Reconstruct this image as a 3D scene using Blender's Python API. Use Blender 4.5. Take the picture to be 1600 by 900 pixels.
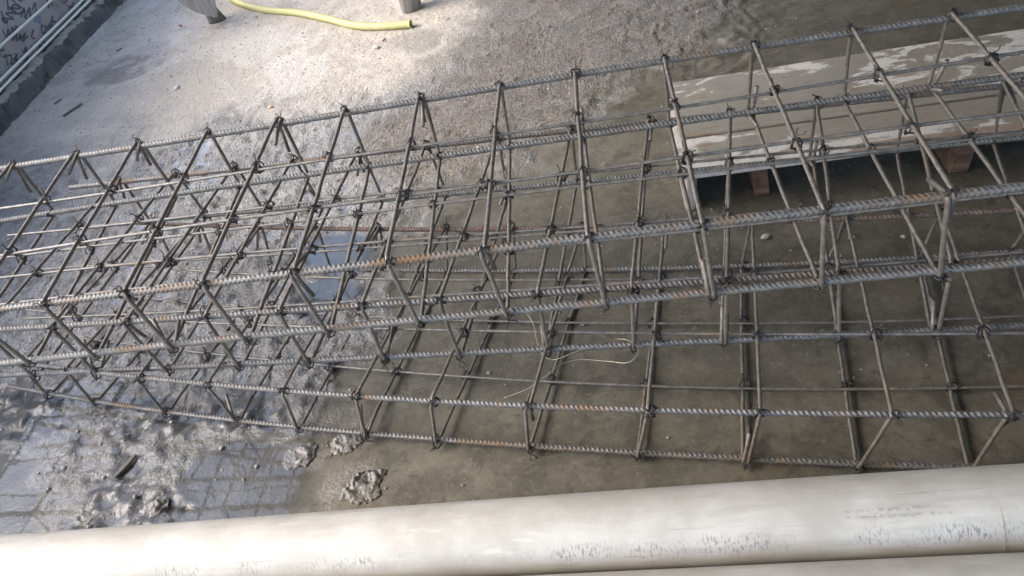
import bpy, math, random
import numpy as np
from mathutils import Vector, Matrix

for o in list(bpy.data.objects):
    bpy.data.objects.remove(o)
sc = bpy.context.scene
col = sc.collection
R = math.radians

# ------------------------------------------------------------------ camera
CAM_PITCH, CAM_ROLL, CAM_F = [0.71761, -0.2623, 1177.45505]          # radians, radians, focal length for a 1600 px wide frame
EYE = 1.6
cd = bpy.data.cameras.new('camera')
cam = bpy.data.objects.new('camera', cd)
col.objects.link(cam)
_f = Vector((0, math.cos(CAM_PITCH), -math.sin(CAM_PITCH)))
_r = Vector((1, 0, 0))
_u = _r.cross(_f)
_r2 = math.cos(CAM_ROLL) * _r + math.sin(CAM_ROLL) * _u
_u2 = -math.sin(CAM_ROLL) * _r + math.cos(CAM_ROLL) * _u
_m = Matrix((_r2, _u2, -_f)).transposed().to_4x4()
_m.translation = Vector((0, 0, EYE))
cam.matrix_world = _m
cd.sensor_width = 36
cd.lens = CAM_F * 36 / 1600
cd.clip_start = 0.02
cd.clip_end = 500
sc.camera = cam

# ------------------------------------------------------------------ sky, sun, exposure
SUN_EL, SUN_AZ = R(42), R(-88)             # azimuth measured from +Y towards +X
w = bpy.data.worlds.new('World')
sc.world = w
w.use_nodes = True
wn = w.node_tree
bg = wn.nodes['Background']
sky = wn.nodes.new('ShaderNodeTexSky')
sky.sky_type = 'NISHITA'
sky.sun_disc = False
sky.sun_elevation = SUN_EL
sky.sun_rotation = SUN_AZ
sky.air_density = 0.9
sky.dust_density = 2.5
sky.ozone_density = 0.5
wn.links.new(sky.outputs[0], bg.inputs[0])
bg.inputs[1].default_value = 0.15
sd = bpy.data.lights.new('sun', 'SUN')
sd.energy = 0.5
sd.angle = R(40)
sd.color = (1.0, 0.99, 0.98)
sun = bpy.data.objects.new('sun', sd)
col.objects.link(sun)
_to = Vector((math.sin(SUN_AZ) * math.cos(SUN_EL), math.cos(SUN_AZ) * math.cos(SUN_EL), math.sin(SUN_EL)))
sun.rotation_euler = _to.to_track_quat('Z', 'Y').to_euler()
sc.view_settings.view_transform = 'Standard'
sc.view_settings.look = 'None'
sc.view_settings.gamma = 1
sc.view_settings.exposure = 2.45
sc.view_settings.use_curve_mapping = False

rng = np.random.default_rng(7)
random.seed(7)

# ------------------------------------------------------------------ helpers
def tag(o, label=None, cat=None, group=None, kind=None):
    if label: o['label'] = label
    if cat: o['category'] = cat
    if group: o['group'] = group
    if kind: o['kind'] = kind
    return o

def empty(name, loc=(0, 0, 0), rz=0):
    o = bpy.data.objects.new(name, None)
    o.empty_display_size = 0.1
    o.location = loc
    o.rotation_euler = (0, 0, rz)
    col.objects.link(o)
    return o

def mesh_np(name, V, F, smooth=True):
    """V (n,3), F list/array of faces with equal corner count."""
    V = np.asarray(V, np.float32)
    F = np.asarray(F, np.int32)
    me = bpy.data.meshes.new(name)
    me.vertices.add(len(V))
    me.vertices.foreach_set('co', V.ravel())
    k = F.shape[1]
    me.loops.add(F.size)
    me.loops.foreach_set('vertex_index', F.ravel())
    me.polygons.add(len(F))
    me.polygons.foreach_set('loop_start', np.arange(0, F.size, k, dtype=np.int32))
    me.polygons.foreach_set('loop_total', np.full(len(F), k, np.int32))
    me.update(calc_edges=True)
    me.polygons.foreach_set('use_smooth', np.full(len(F), bool(smooth)))
    me.validate()
    return me

def link(name, me, mat, parent=None):
    o = bpy.data.objects.new(name, me)
    if mat is not None and len(me.materials) == 0:
        me.materials.append(mat)
    if parent is not None:
        o.parent = parent
    col.objects.link(o)
    return o

def frames(P):
    P = np.asarray(P, float)
    T = np.gradient(P, axis=0)
    T /= np.linalg.norm(T, axis=1)[:, None] + 1e-12
    up = np.array([0, 0, 1.0]) if abs(T[0][2]) < 0.9 else np.array([1.0, 0, 0])
    N = np.zeros_like(P)
    n = np.cross(T[0], np.cross(up, T[0])); n /= np.linalg.norm(n)
    N[0] = n
    for i in range(1, len(P)):
        n = n - T[i] * (n @ T[i])
        n /= np.linalg.norm(n) + 1e-12
        N[i] = n
    B = np.cross(T, N)
    return T, N, B

def tube(P, rad, sides=8, rfun=None, caps=True):
    """tube along the points; rad scalar or per point; rfun(i_s, theta) multiplies."""
    P = np.asarray(P, float)
    n = len(P)
    T, N, B = frames(P)
    th = np.linspace(0, 2 * np.pi, sides, endpoint=False)
    rr = np.broadcast_to(np.asarray(rad, float).reshape(-1, 1), (n, sides)).copy()
    if rfun is not None:
        s = np.concatenate([[0], np.cumsum(np.linalg.norm(np.diff(P, axis=0), axis=1))])
        rr = rr + rfun(s[:, None], th[None, :])
    V = P[:, None, :] + rr[..., None] * (np.cos(th)[None, :, None] * N[:, None, :] + np.sin(th)[None, :, None] * B[:, None, :])
    V = V.reshape(-1, 3)
    i = np.arange(n - 1)[:, None] * sides
    a = np.arange(sides)[None, :]
    b = (a + 1) % sides
    F = np.stack([i + a, i + b, i + sides + b, i + sides + a], -1).reshape(-1, 4)
    if caps:
        c0, c1 = len(V), len(V) + 1
        V = np.vstack([V, P[:1], P[-1:]])
        last = (n - 1) * sides
        k = np.arange(sides); k2 = (k + 1) % sides
        F = np.vstack([F, np.stack([k2, k, np.full(sides, c0), np.full(sides, c0)], -1),
                       np.stack([last + k, last + k2, np.full(sides, c1), np.full(sides, c1)], -1)])
    return V, F

def join(parts):
    Vs, Fs, o = [], [], 0
    for V, F in parts:
        Vs.append(V); Fs.append(np.asarray(F) + o); o += len(V)
    return np.vstack(Vs), np.vstack(Fs)

def mesh_any(name, V, F, smooth=True):
    """quads where the last two indices agree become triangles."""
    F = [tuple(f[:3]) if f[2] == f[3] else tuple(f) for f in np.asarray(F).tolist()]
    me = bpy.data.meshes.new(name)
    me.from_pydata(np.asarray(V).tolist(), [], F)
    me.update()
    me.polygons.foreach_set('use_smooth', np.full(len(me.polygons), bool(smooth)))
    return me

def lattice(seed, n=256):
    return np.random.default_rng(seed).random((n, n))
_LAT = {}
def vnoise(x, y, freq, seed):
    L = _LAT.setdefault(seed, lattice(seed))
    n = L.shape[0]
    X, Y = x * freq + seed * 17.3, y * freq + seed * 9.1
    xi, yi = np.floor(X).astype(int), np.floor(Y).astype(int)
    fx, fy = X - xi, Y - yi
    fx = fx * fx * (3 - 2 * fx); fy = fy * fy * (3 - 2 * fy)
    a = L[xi % n, yi % n]; b = L[(xi + 1) % n, yi % n]
    c = L[xi % n, (yi + 1) % n]; d = L[(xi + 1) % n, (yi + 1) % n]
    return (a * (1 - fx) + b * fx) * (1 - fy) + (c * (1 - fx) + d * fx) * fy
def fbm(x, y, freq, seed, oct=4, gain=0.5):
    t, a, s = 0, 1, 0
    for k in range(oct):
        c, q = math.cos(.6 * k), math.sin(.6 * k)
        t = t + a * vnoise(c * x - q * y, q * x + c * y, freq * 2.03 ** k, seed + k); s += a; a *= gain
    return t / s

def poly_sd(x, y, poly):
    """signed distance, positive inside."""
    d = np.full(x.shape, 1e9); ins = np.zeros(x.shape, bool)
    n = len(poly)
    for i in range(n):
        x0, y0 = poly[i]; x1, y1 = poly[(i + 1) % n]
        ex, ey = x1 - x0, y1 - y0
        t = np.clip(((x - x0) * ex + (y - y0) * ey) / (ex * ex + ey * ey + 1e-12), 0, 1)
        d = np.minimum(d, np.hypot(x - x0 - t * ex, y - y0 - t * ey))
        cond = ((y0 > y) != (y1 > y))
        xx = (x1 - x0) * (y - y0) / ((y1 - y0) if y1 != y0 else 1e-12) + x0
        ins ^= cond & (x < xx)
    return np.where(ins, d, -d)
def sstep(a, b, x):
    t = np.clip((x - a) / (b - a), 0, 1)
    return t * t * (3 - 2 * t)

# ------------------------------------------------------------------ materials
def new_mat(name):
    m = bpy.data.materials.new(name)
    m.use_nodes = True
    nt = m.node_tree
    return m, nt, nt.nodes['Principled BSDF']

class NT:
    def __init__(s, nt): s.nt = nt
    def n(s, t, **k):
        o = s.nt.nodes.new(t)
        for a, v in k.items(): setattr(o, a, v)
        return o
    def put(s, v, sock):
        if isinstance(v, bpy.types.NodeSocket): s.nt.links.new(v, sock)
        else: sock.default_value = v
    def math(s, op, a, b=0.0, clamp=False):
        o = s.n('ShaderNodeMath', operation=op); o.use_clamp = clamp
        s.put(a, o.inputs[0]); s.put(b, o.inputs[1]); return o.outputs[0]
    def noise(s, vec, scale, detail=4, rough=.55, dist=0):
        o = s.n('ShaderNodeTexNoise')
        if vec is not None: s.put(vec, o.inputs['Vector'])
        o.inputs['Scale'].default_value = scale; o.inputs['Detail'].default_value = detail
        o.inputs['Roughness'].default_value = rough; o.inputs['Distortion'].default_value = dist
        return o.outputs['Fac']
    def voro(s, vec, scale, feature='F1'):
        o = s.n('ShaderNodeTexVoronoi', feature=feature)
        if vec is not None: s.put(vec, o.inputs['Vector'])
        o.inputs['Scale'].default_value = scale
        return o
    def ramp(s, f, lo, hi):
        o = s.n('ShaderNodeMapRange'); o.interpolation_type = 'SMOOTHSTEP'
        s.put(f, o.inputs[0]); o.inputs[1].default_value = lo; o.inputs[2].default_value = hi
        return o.outputs[0]
    def mix(s, f, a, b):
        o = s.n('ShaderNodeMix', data_type='RGBA')
        s.put(f, o.inputs[0])
        for v, i in ((a, 6), (b, 7)):
            if isinstance(v, tuple): v = v + (1,) if len(v) == 3 else v
            s.put(v, o.inputs[i])
        return o.outputs[2]
    def mixf(s, f, a, b):
        o = s.n('ShaderNodeMix', data_type='FLOAT')
        s.put(f, o.inputs[0]); s.put(a, o.inputs[2]); s.put(b, o.inputs[3]); return o.outputs[0]
    def map(s, vec, sc=(1, 1, 1), rot=(0, 0, 0)):
        o = s.n('ShaderNodeMapping'); s.put(vec, o.inputs[0])
        o.inputs['Scale'].default_value = sc; o.inputs['Rotation'].default_value = rot
        return o.outputs[0]
    def obj(s): return s.n('ShaderNodeTexCoord').outputs['Object']
    def pos(s): return s.n('ShaderNodeNewGeometry').outputs['Position']
    def attr(s, name): return s.n('ShaderNodeAttribute', attribute_name=name).outputs['Fac']
    def bump(s, h, dist, strength=1.0, nrm=None):
        o = s.n('ShaderNodeBump'); s.put(h, o.inputs['Height'])
        o.inputs['Distance'].default_value = dist; s.put(strength, o.inputs['Strength'])
        if nrm is not None: s.put(nrm, o.inputs['Normal'])
        return o.outputs[0]
    def sep(s, vec):
        o = s.n('ShaderNodeSeparateXYZ'); s.put(vec, o.inputs[0]); return o.outputs
    def rnd(s): return s.n('ShaderNodeObjectInfo').outputs['Random']

def steel(name, base, rust_amt, rust_scale=5.0, rough=.5, metal=.55, rust=(.23, .115, .045)):
    m, nt, P = new_mat(name); g = NT(nt)
    p = g.pos(); rn = g.rnd()
    n1 = g.noise(g.map(p, (1, 1, 1)), rust_scale, 5, .62)
    n2 = g.noise(p, 60, 4, .6)
    f = g.math('ADD', g.math('MULTIPLY', n1, .75), g.math('MULTIPLY', n2, .25))
    f = g.math('ADD', f, g.math('MULTIPLY', g.math('SUBTRACT', rn, .5), .09))
    rf = g.math('MULTIPLY', g.ramp(f, .62 - rust_amt, .82 - rust_amt), .9)
    d = tuple(v * .55 for v in base)
    c = g.mix(g.ramp(n2, .3, .75), d, base)
    r2 = g.mix(g.noise(p, 130, 3), tuple(v * .55 for v in rust), rust)
    c = g.mix(rf, c, r2)
    # cement splashes
    sp = g.ramp(g.noise(p, 38, 3, .7), .69, .75)
    c = g.mix(g.math('MULTIPLY', sp, .6), c, (.42, .40, .36))
    g.put(c, P.inputs['Base Color'])
    g.put(g.mixf(rf, metal, 0.05), P.inputs['Metallic'])
    g.put(g.mixf(rf, rough, .85), P.inputs['Roughness'])
    g.put(g.bump(n2, .0006, .6), P.inputs['Normal'])
    return m

M = {}
M['main_steel'] = steel('ribbed_steel', (.205, .198, .186), .125, 8.0, .58, .40, (.20, .115, .055))
M['stirrup_steel'] = steel('stirrup_steel', (.215, .187, .158), .06, 7.0, .52, .4, (.20, .125, .07))
M['thin_steel'] = steel('thin_bar_steel', (.21, .195, .175), .07, 5.0, .5, .4, (.30, .18, .085))
M['rusty_steel'] = steel('rusty_bar_steel', (.17, .12, .095), .12, 6.0, .65, .2, (.20, .085, .06))
M['tie_wire'] = steel('tie_wire_steel', (.06, .052, .05), .0, 9.0, .5, .5, (.13, .06, .03))

m, nt, P = new_mat('pale_wire'); P.inputs['Base Color'].default_value = (.36, .33, .25, 1); P.inputs['Metallic'].default_value = .5; P.inputs['Roughness'].default_value = .4
M['pale_wire'] = m

# wooden boards with dried cement and wet patches; local x runs along the board, y across it
def board_mat(name, near):
    m, nt, P = new_mat(name); g = NT(nt)
    p = g.obj()
    gr = g.noise(g.map(p, (2.0, 45, 45)), 3.0, 6, .6)
    big = g.noise(g.map(p, (1.0, 2.2, 2)), 4.5, 7, .64, .5)
    fine = g.noise(p, 34, 5, .7)
    x, y, z = g.sep(p)
    e = g.math('ADD', big, g.math('MULTIPLY', g.math('SUBTRACT', fine, .5), .10))
    if near:      # cement crust along the front edge and at the left end, long pale streaks behind it
        a = g.ramp(g.math('SUBTRACT', e, g.math('MULTIPLY', y, 2.0)), .575, .61)
        b = g.ramp(g.math('SUBTRACT', g.math('ADD', e, .06), g.math('MULTIPLY', x, .35)), .52, .55)
    else:         # dry again towards the right end, a dry strip on the far edge
        a = g.ramp(g.math('ADD', g.math('ADD', e, g.math('MULTIPLY', x, .26)), g.math('MULTIPLY', y, .35)), .745, .77)
        b = g.ramp(g.math('ADD', e, g.math('MULTIPLY', y, 1.25)), .70, .725)
    dry = g.math('MAXIMUM', a, b)
    wetc = g.mix(gr, (.185, .165, .13), (.265, .24, .195))
    wetc = g.mix(g.ramp(g.noise(p, 6, 4), .35, .7), wetc, (.20, .18, .145))
    dryc = g.mix(gr, (.40, .38, .345), (.55, .53, .49))
    c = g.mix(dry, wetc, dryc)
    brown = g.ramp(g.noise(g.map(p, (1.2, 5, 5)), 3.4, 4, .6), .63, .70)
    if near:
        fr_ = g.math('MULTIPLY', g.ramp(y, -.045, -.075), g.math('MULTIPLY', g.ramp(x, .45, .62), g.ramp(x, 1.25, 1.05)))
        brown = g.math('MAXIMUM', brown, g.ramp(g.math('ADD', g.math('MULTIPLY', fr_, .5), big), .78, .84))
    c = g.mix(g.math('MULTIPLY', brown, .8), c, g.mix(gr, (.13, .08, .05), (.27, .18, .115)))
    c = g.mix(g.math('MULTIPLY', g.ramp(fine, .54, .68), .45), c, (.12, .105, .085))
    spk = g.ramp(g.noise(p, 160, 2, .6), .62, .70)
    c = g.mix(g.math('MULTIPLY', spk, .55), c, (.08, .07, .06))
    g.put(c, P.inputs['Base Color'])
    g.put(g.mixf(dry, .42, .88), P.inputs['Roughness'])
    g.put(g.bump(g.math('ADD', gr, fine), .003, .6), P.inputs['Normal'])
    return m
M['board_near'] = board_mat('cement_crusted_board', True)
M['board_far'] = board_mat('cement_stained_board', False)

def wood(name, a, b, sc=(30, 30, 2.5), rough=.8):
    m, nt, P = new_mat(name); g = NT(nt)
    p = g.obj()
    gr = g.noise(g.map(p, sc), 2.2, 6, .62, .4)
    c = g.mix(g.ramp(gr, .3, .7), a, b)
    st = g.ramp(g.noise(p, 9, 4), .55, .7)
    c = g.mix(g.math('MULTIPLY', st, .5), c, tuple(v * .5 for v in a))
    g.put(c, P.inputs['Base Color']); P.inputs['Roughness'].default_value = rough
    g.put(g.bump(gr, .004, .7), P.inputs['Normal'])
    return m
M['grey_wood'] = wood('weathered_grey_wood', (.15, .135, .12), (.33, .30, .27))
M['dark_grey_wood'] = wood('dark_weathered_wood', (.085, .075, .066), (.21, .19, .17))
M['pale_wood'] = wood('pale_weathered_board', (.26, .232, .212), (.41, .375, .35))
M['brown_wood'] = wood('wet_brown_wood', (.06, .033, .022), (.19, .115, .075), (3, 30, 30), .55)

def pipe_mat():
    m, nt, P = new_mat('scuffed_white_plastic'); g = NT(nt)
    p = g.obj()                                   # local x along the pipe
    x, y, z = g.sep(p)
    ang = g.math('ARCTAN2', y, z)                 # 0 on top, negative towards the near side
    angw = g.math('ADD', ang, g.math('MULTIPLY', g.math('SUBTRACT', g.noise(g.map(p, (1, 0, 0)), 9.0, 4, .6), .5), .75))
    cyl = g.n('ShaderNodeCombineXYZ'); g.put(x, cyl.inputs[0]); g.put(g.math('MULTIPLY', ang, .085), cyl.inputs[1])
    q = cyl.outputs[0]
    blot = g.noise(q, 5.0, 6, .65)
    c = g.mix(g.ramp(blot, .32, .7), (.315, .302, .265), (.42, .408, .372))
    smear = g.noise(g.map(q, (.7, 5.0, 1), (0, 0, .04)), 6.0, 6, .68)
    c = g.mix(g.math('MULTIPLY', g.ramp(smear, .50, .68), .55), c, (.30, .285, .25))
    c = g.mix(g.math('MULTIPLY', g.ramp(smear, .44, .32), .5), c, (.50, .495, .475))
    # long fine scratches
    scr = g.ramp(g.noise(g.map(q, (1.3, 90, 1), (0, 0, .05)), 1.0, 3, .6, .2), .63, .68)
    scr = g.math('MULTIPLY', scr, g.ramp(g.noise(q, 3.1, 2), .42, .6))
    c = g.mix(g.math('MULTIPLY', scr, .6), c, (.20, .185, .16))
    scr2 = g.ramp(g.noise(g.map(q, (2.2, 60, 1), (0, 0, -.12)), 1.0, 3, .6, .2), .68, .71)
    c = g.mix(g.math('MULTIPLY', scr2, .5), c, (.22, .205, .18))
    # band of dark scuffs along the near flank
    band = g.math('MULTIPLY', g.ramp(angw, -1.34, -1.05), g.math('SUBTRACT', 1.0, g.ramp(angw, -.92, -.60)))
    patch = g.ramp(g.noise(g.map(q, (1, .3, 1)), 5.0, 4, .6), .42, .60)
    sc1 = g.ramp(g.noise(g.map(q, (1.5, .42, 1), (0, 0, .22)), 150, 4, .7), .50, .60)
    sc1 = g.math('MULTIPLY', g.math('MULTIPLY', g.ramp(g.math('ADD', sc1, g.math('MULTIPLY', g.noise(q, 30, 3), .9)), .75, 1.05), band), patch)
    c = g.mix(g.math('MULTIPLY', sc1, .72), c, (.13, .125, .13))
    # grime lower down
    lowr = g.math('SUBTRACT', 1.0, g.ramp(ang, -1.5, -.75))
    gm = g.math('MULTIPLY', lowr, g.ramp(g.noise(g.map(q, (.6, 3, 1)), 9, 5, .65), .40, .66))
    c = g.mix(g.math('MULTIPLY', gm, .7), c, (.34, .31, .26))
    spk = g.ramp(g.noise(q, 120, 2, .5), .73, .77)
    c = g.mix(g.math('MULTIPLY', spk, .5), c, (.30, .27, .24))
    g.put(c, P.inputs['Base Color'])
    g.put(g.mixf(sc1, .62, .8), P.inputs['Roughness']); P.inputs['Specular IOR Level'].default_value = .3
    g.put(g.bump(g.noise(q, 90, 4), .0008, .3), P.inputs['Normal'])
    return m
M['pipe'] = pipe_mat()
m, nt, P = new_mat('printed_mark_ink'); P.inputs['Base Color'].default_value = (.32, .305, .27, 1); P.inputs['Roughness'].default_value = .8
M['ink'] = m

def hose_mat():
    m, nt, P = new_mat('yellow_corrugated_plastic'); g = NT(nt)
    n = g.noise(g.obj(), 7, 4)
    dirt = g.ramp(g.noise(g.obj(), 14, 5, .65), .54, .70)
    c = g.mix(n, (.47, .435, .17), (.58, .555, .28))
    c = g.mix(g.math('MULTIPLY', dirt, .5), c, (.33, .29, .17))
    g.put(c, P.inputs['Base Color']); P.inputs['Roughness'].default_value = .5
    return m
M['hose'] = hose_mat()

def concrete(name, a, b, scale=3, bump=.004, stain=(.1, .1, .1), samt=.4):
    m, nt, P = new_mat(name); g = NT(nt)
    p = g.pos()
    n1 = g.noise(p, scale, 6, .65); n2 = g.noise(p, scale * 22, 4, .6)
    c = g.mix(g.ramp(n1, .3, .7), a, b)
    c = g.mix(g.math('MULTIPLY', g.ramp(g.noise(p, scale * 2.3, 5, .6), .55, .72), samt), c, stain)
    c = g.mix(g.math('MULTIPLY', n2, .35), c, tuple(v * .6 for v in a))
    g.put(c, P.inputs['Base Color']); P.inputs['Roughness'].default_value = .88
    g.put(g.bump(n2, bump, .7), P.inputs['Normal'])
    return m
M['wall'] = concrete('painted_grey_wall', (.27, .275, .32), (.38, .385, .43), 2.2, .002, (.13, .135, .17), .6)
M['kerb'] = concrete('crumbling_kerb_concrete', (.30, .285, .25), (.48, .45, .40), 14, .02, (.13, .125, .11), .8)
M['shaded_kerb'] = concrete('shaded_kerb_concrete', (.11, .118, .13), (.19, .195, .205), 6, .02, (.06, .066, .075), .8)  # kerb face: its shade is painted in as a darker concrete
M['ceiling'] = concrete('bare_ceiling_concrete', (.24, .225, .18), (.33, .31, .26), 1.2, .003)
m, nt, P = new_mat('graffiti_ink'); P.inputs['Base Color'].default_value = (.075, .075, .115, 1); P.inputs['Roughness'].default_value = .7
M['graffiti'] = m
m, nt, P = new_mat('blue_chalk'); P.inputs['Base Color'].default_value = (.16, .26, .48, 1); P.inputs['Roughness'].default_value = .9
M['blue'] = m
m, nt, P = new_mat('pale_painted_rod'); P.inputs['Base Color'].default_value = (.66, .69, .62, 1); P.inputs['Roughness'].default_value = .45
M['rod'] = m

def stone_mat(name, a, b, rough=.8):
    m, nt, P = new_mat(name); g = NT(nt)
    n = g.noise(g.obj(), 90, 4)
    rn = g.rnd()
    g.put(g.mix(g.math('MULTIPLY_ADD', n, .7, True) if False else g.math('ADD', g.math('MULTIPLY', n, .7), g.math('MULTIPLY', rn, .3)), a, b), P.inputs['Base Color'])
    P.inputs['Roughness'].default_value = rough
    g.put(g.bump(n, .002, .7), P.inputs['Normal'])
    return m
M['stone'] = stone_mat('grey_stone', (.20, .19, .17), (.42, .40, .37))
M['pale_stone'] = stone_mat('pale_stone', (.50, .47, .41), (.66, .63, .57))
M['mortar_clump'] = stone_mat('wet_mortar', (.11, .107, .10), (.21, .203, .19), .45)
M['brick'] = stone_mat('brick_crumb', (.28, .10, .065), (.45, .20, .13))
M['orange'] = stone_mat('orange_crumb', (.46, .26, .15), (.55, .36, .24))
M['dark_wood'] = stone_mat('dark_splinter', (.07, .06, .055), (.13, .115, .10))

# ground: dry sandy screed, wet gritty mortar, smooth slab under water
def ground_mat():
    m, nt, P = new_mat('site_floor'); g = NT(nt)
    p = g.pos()
    sand, slab, damp, powder = g.attr('sand'), g.attr('slab'), g.attr('damp'), g.attr('powder')
    n0 = g.noise(p, 1.6, 6, .6); n1 = g.noise(p, 7, 6, .65); n2 = g.noise(p, 45, 5, .65); n3 = g.noise(p, 210, 4, .6)
    # dry sandy screed
    sc_ = g.mix(g.ramp(n1, .3, .7), (.36, .325, .275), (.49, .45, .385))
    sc_ = g.mix(g.math('MULTIPLY', g.ramp(n2, .5, .75), .55), sc_, (.25, .225, .195))
    sc_ = g.mix(g.math('MULTIPLY', g.ramp(n3, .56, .7), .45), sc_, (.58, .545, .48))
    # gritty wet mortar
    mo = g.mix(g.ramp(n1, .3, .7), (0.221, 0.215, 0.205), (0.327, 0.318, 0.307))
    mo = g.mix(g.math('MULTIPLY', g.ramp(n2, .48, .70), .6), mo, (0.139, 0.135, 0.129))
    mo = g.mix(g.math('MULTIPLY', g.ramp(n3, .58, .7), .5), mo, (0.409, 0.400, 0.384))
    c = g.mix(sand, mo, sc_)
    # damp stain
    n4 = g.noise(p, 95, 3, .6)
    dk = g.mix(g.ramp(n1, .3, .7), (.135, .12, .10), (.215, .19, .16))
    dk = g.mix(g.math('MULTIPLY', g.ramp(n2, .45, .7), .6), dk, (.08, .07, .062))
    dk = g.mix(g.math('MULTIPLY', g.ramp(n4, .58, .70), .5), dk, (.30, .275, .24))
    c = g.mix(g.math('MULTIPLY', g.math('MULTIPLY', g.ramp(n4, .57, .68), .26), g.math('SUBTRACT', 1.0, slab)), c, (.60, .57, .51))
    c = g.mix(g.math('MULTIPLY', g.math('MULTIPLY', g.ramp(n4, .43, .33), .30), g.math('SUBTRACT', 1.0, slab)), c, (.15, .135, .12))
    c = g.mix(g.math('MULTIPLY', damp, g.ramp(g.math('ADD', n1, damp), .75, 1.25)), c, dk)
    # silt: smooth grey mud, darker where it lies under the puddles
    mud = g.attr('mud')
    mc = g.mix(g.ramp(n1, .3, .7), (.05, .05, .05), (.095, .094, .093))
    mc = g.mix(g.math('MULTIPLY', g.ramp(n2, .55, .75), .35), mc, (.04, .04, .04))
    c = g.mix(mud, c, mc)
    # cement powder
    c = g.mix(g.math('MULTIPLY', powder, g.ramp(n2, .3, .55)), c, (.53, .51, .47))
    # slab under the water: olive silt with pale and rusty stains
    sl = g.mix(g.ramp(n1, .33, .68), (0.099, 0.092, 0.075), (0.168, 0.158, 0.130))
    sl = g.mix(g.math('MULTIPLY', g.ramp(n0, .46, .66), .55), sl, (0.071, 0.068, 0.057))
    sl = g.mix(g.math('MULTIPLY', g.ramp(g.noise(p, 3.2, 5, .6), .60, .70), .40), sl, (0.168, 0.105, 0.055))
    sl = g.mix(g.math('MULTIPLY', g.ramp(n2, .52, .70), .55), sl, (0.218, 0.206, 0.176))
    sl = g.mix(g.math('MULTIPLY', g.ramp(n2, .46, .30), .5), sl, (0.059, 0.055, 0.046))
    sl = g.mix(g.math('MULTIPLY', g.ramp(n3, .66, .70), .6), sl, (0.277, 0.269, 0.244))
    sl = g.mix(g.math('MULTIPLY', g.ramp(g.noise(g.map(p, (1, 3.2, 1), (0, 0, .5)), 16, 6, .7, 1.2), .56, .66), .45), sl, (.20, .19, .16))
    sl = g.mix(g.math('MULTIPLY', g.ramp(g.noise(p, 11, 7, .72, .6), .46, .38), .55), sl, (.055, .052, .043))
    sl = g.mix(g.math('MULTIPLY', g.ramp(g.noise(p, 300, 2, .5), .70, .74), .7), sl, (.42, .41, .37))
    c = g.mix(slab, c, sl)
    g.put(c, P.inputs['Base Color'])
    ro = g.mixf(sand, g.mixf(n2, .30, .62), .92)
    ro = g.mixf(damp, ro, g.mixf(n2, .38, .75))
    ro = g.mixf(slab, ro, .6)
    ro = g.mixf(mud, ro, .28)
    g.put(ro, P.inputs['Roughness'])
    h = g.math('ADD', g.math('MULTIPLY', n2, 1.25), g.math('MULTIPLY', n3, .30))
    h = g.math('ADD', h, g.math('MULTIPLY', g.ramp(n4, .4, .7), .55))
    g.put(g.bump(h, .02, g.math('MULTIPLY', g.mixf(slab, g.mixf(sand, .72, .5), .10), g.mixf(mud, 1.0, .22))), P.inputs['Normal'])
    return m
M['ground'] = ground_mat()

def water_mat():
    m = bpy.data.materials.new('shallow_murky_water'); m.use_nodes = True
    nt = m.node_tree; g = NT(nt)
    nt.nodes.remove(nt.nodes['Principled BSDF'])
    out = nt.nodes['Material Output']
    tr = g.n('ShaderNodeBsdfTransparent'); tr.inputs[0].default_value = (.93, .925, .90, 1)
    gl = g.n('ShaderNodeBsdfGlossy'); gl.inputs['Roughness'].default_value = .03
    gl.inputs['Color'].default_value = (1, 1, 1, 1)
    p = g.pos()
    b = g.bump(g.math('ADD', g.noise(p, 6, 3), g.math('MULTIPLY', g.noise(p, 40, 2), .12)), .01, .06)
    g.put(b, gl.inputs['Normal'])
    geo = g.n('ShaderNodeNewGeometry')
    dt = g.n('ShaderNodeVectorMath', operation='DOT_PRODUCT'); g.put(geo.outputs['Incoming'], dt.inputs[0]); g.put(b, dt.inputs[1])
    ci = g.math('SUBTRACT', 1.0, g.math('ABSOLUTE', dt.outputs['Value']), True)
    fr = g.math('ADD', .034, g.math('MULTIPLY', g.math('POWER', ci, 5.0), .966))
    mx = g.n('ShaderNodeMixShader')
    g.put(fr, mx.inputs[0]); g.put(tr.outputs[0], mx.inputs[1]); g.put(gl.outputs[0], mx.inputs[2])
    nt.links.new(mx.outputs[0], out.inputs[0])
    return m
M['water'] = water_mat()

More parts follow.
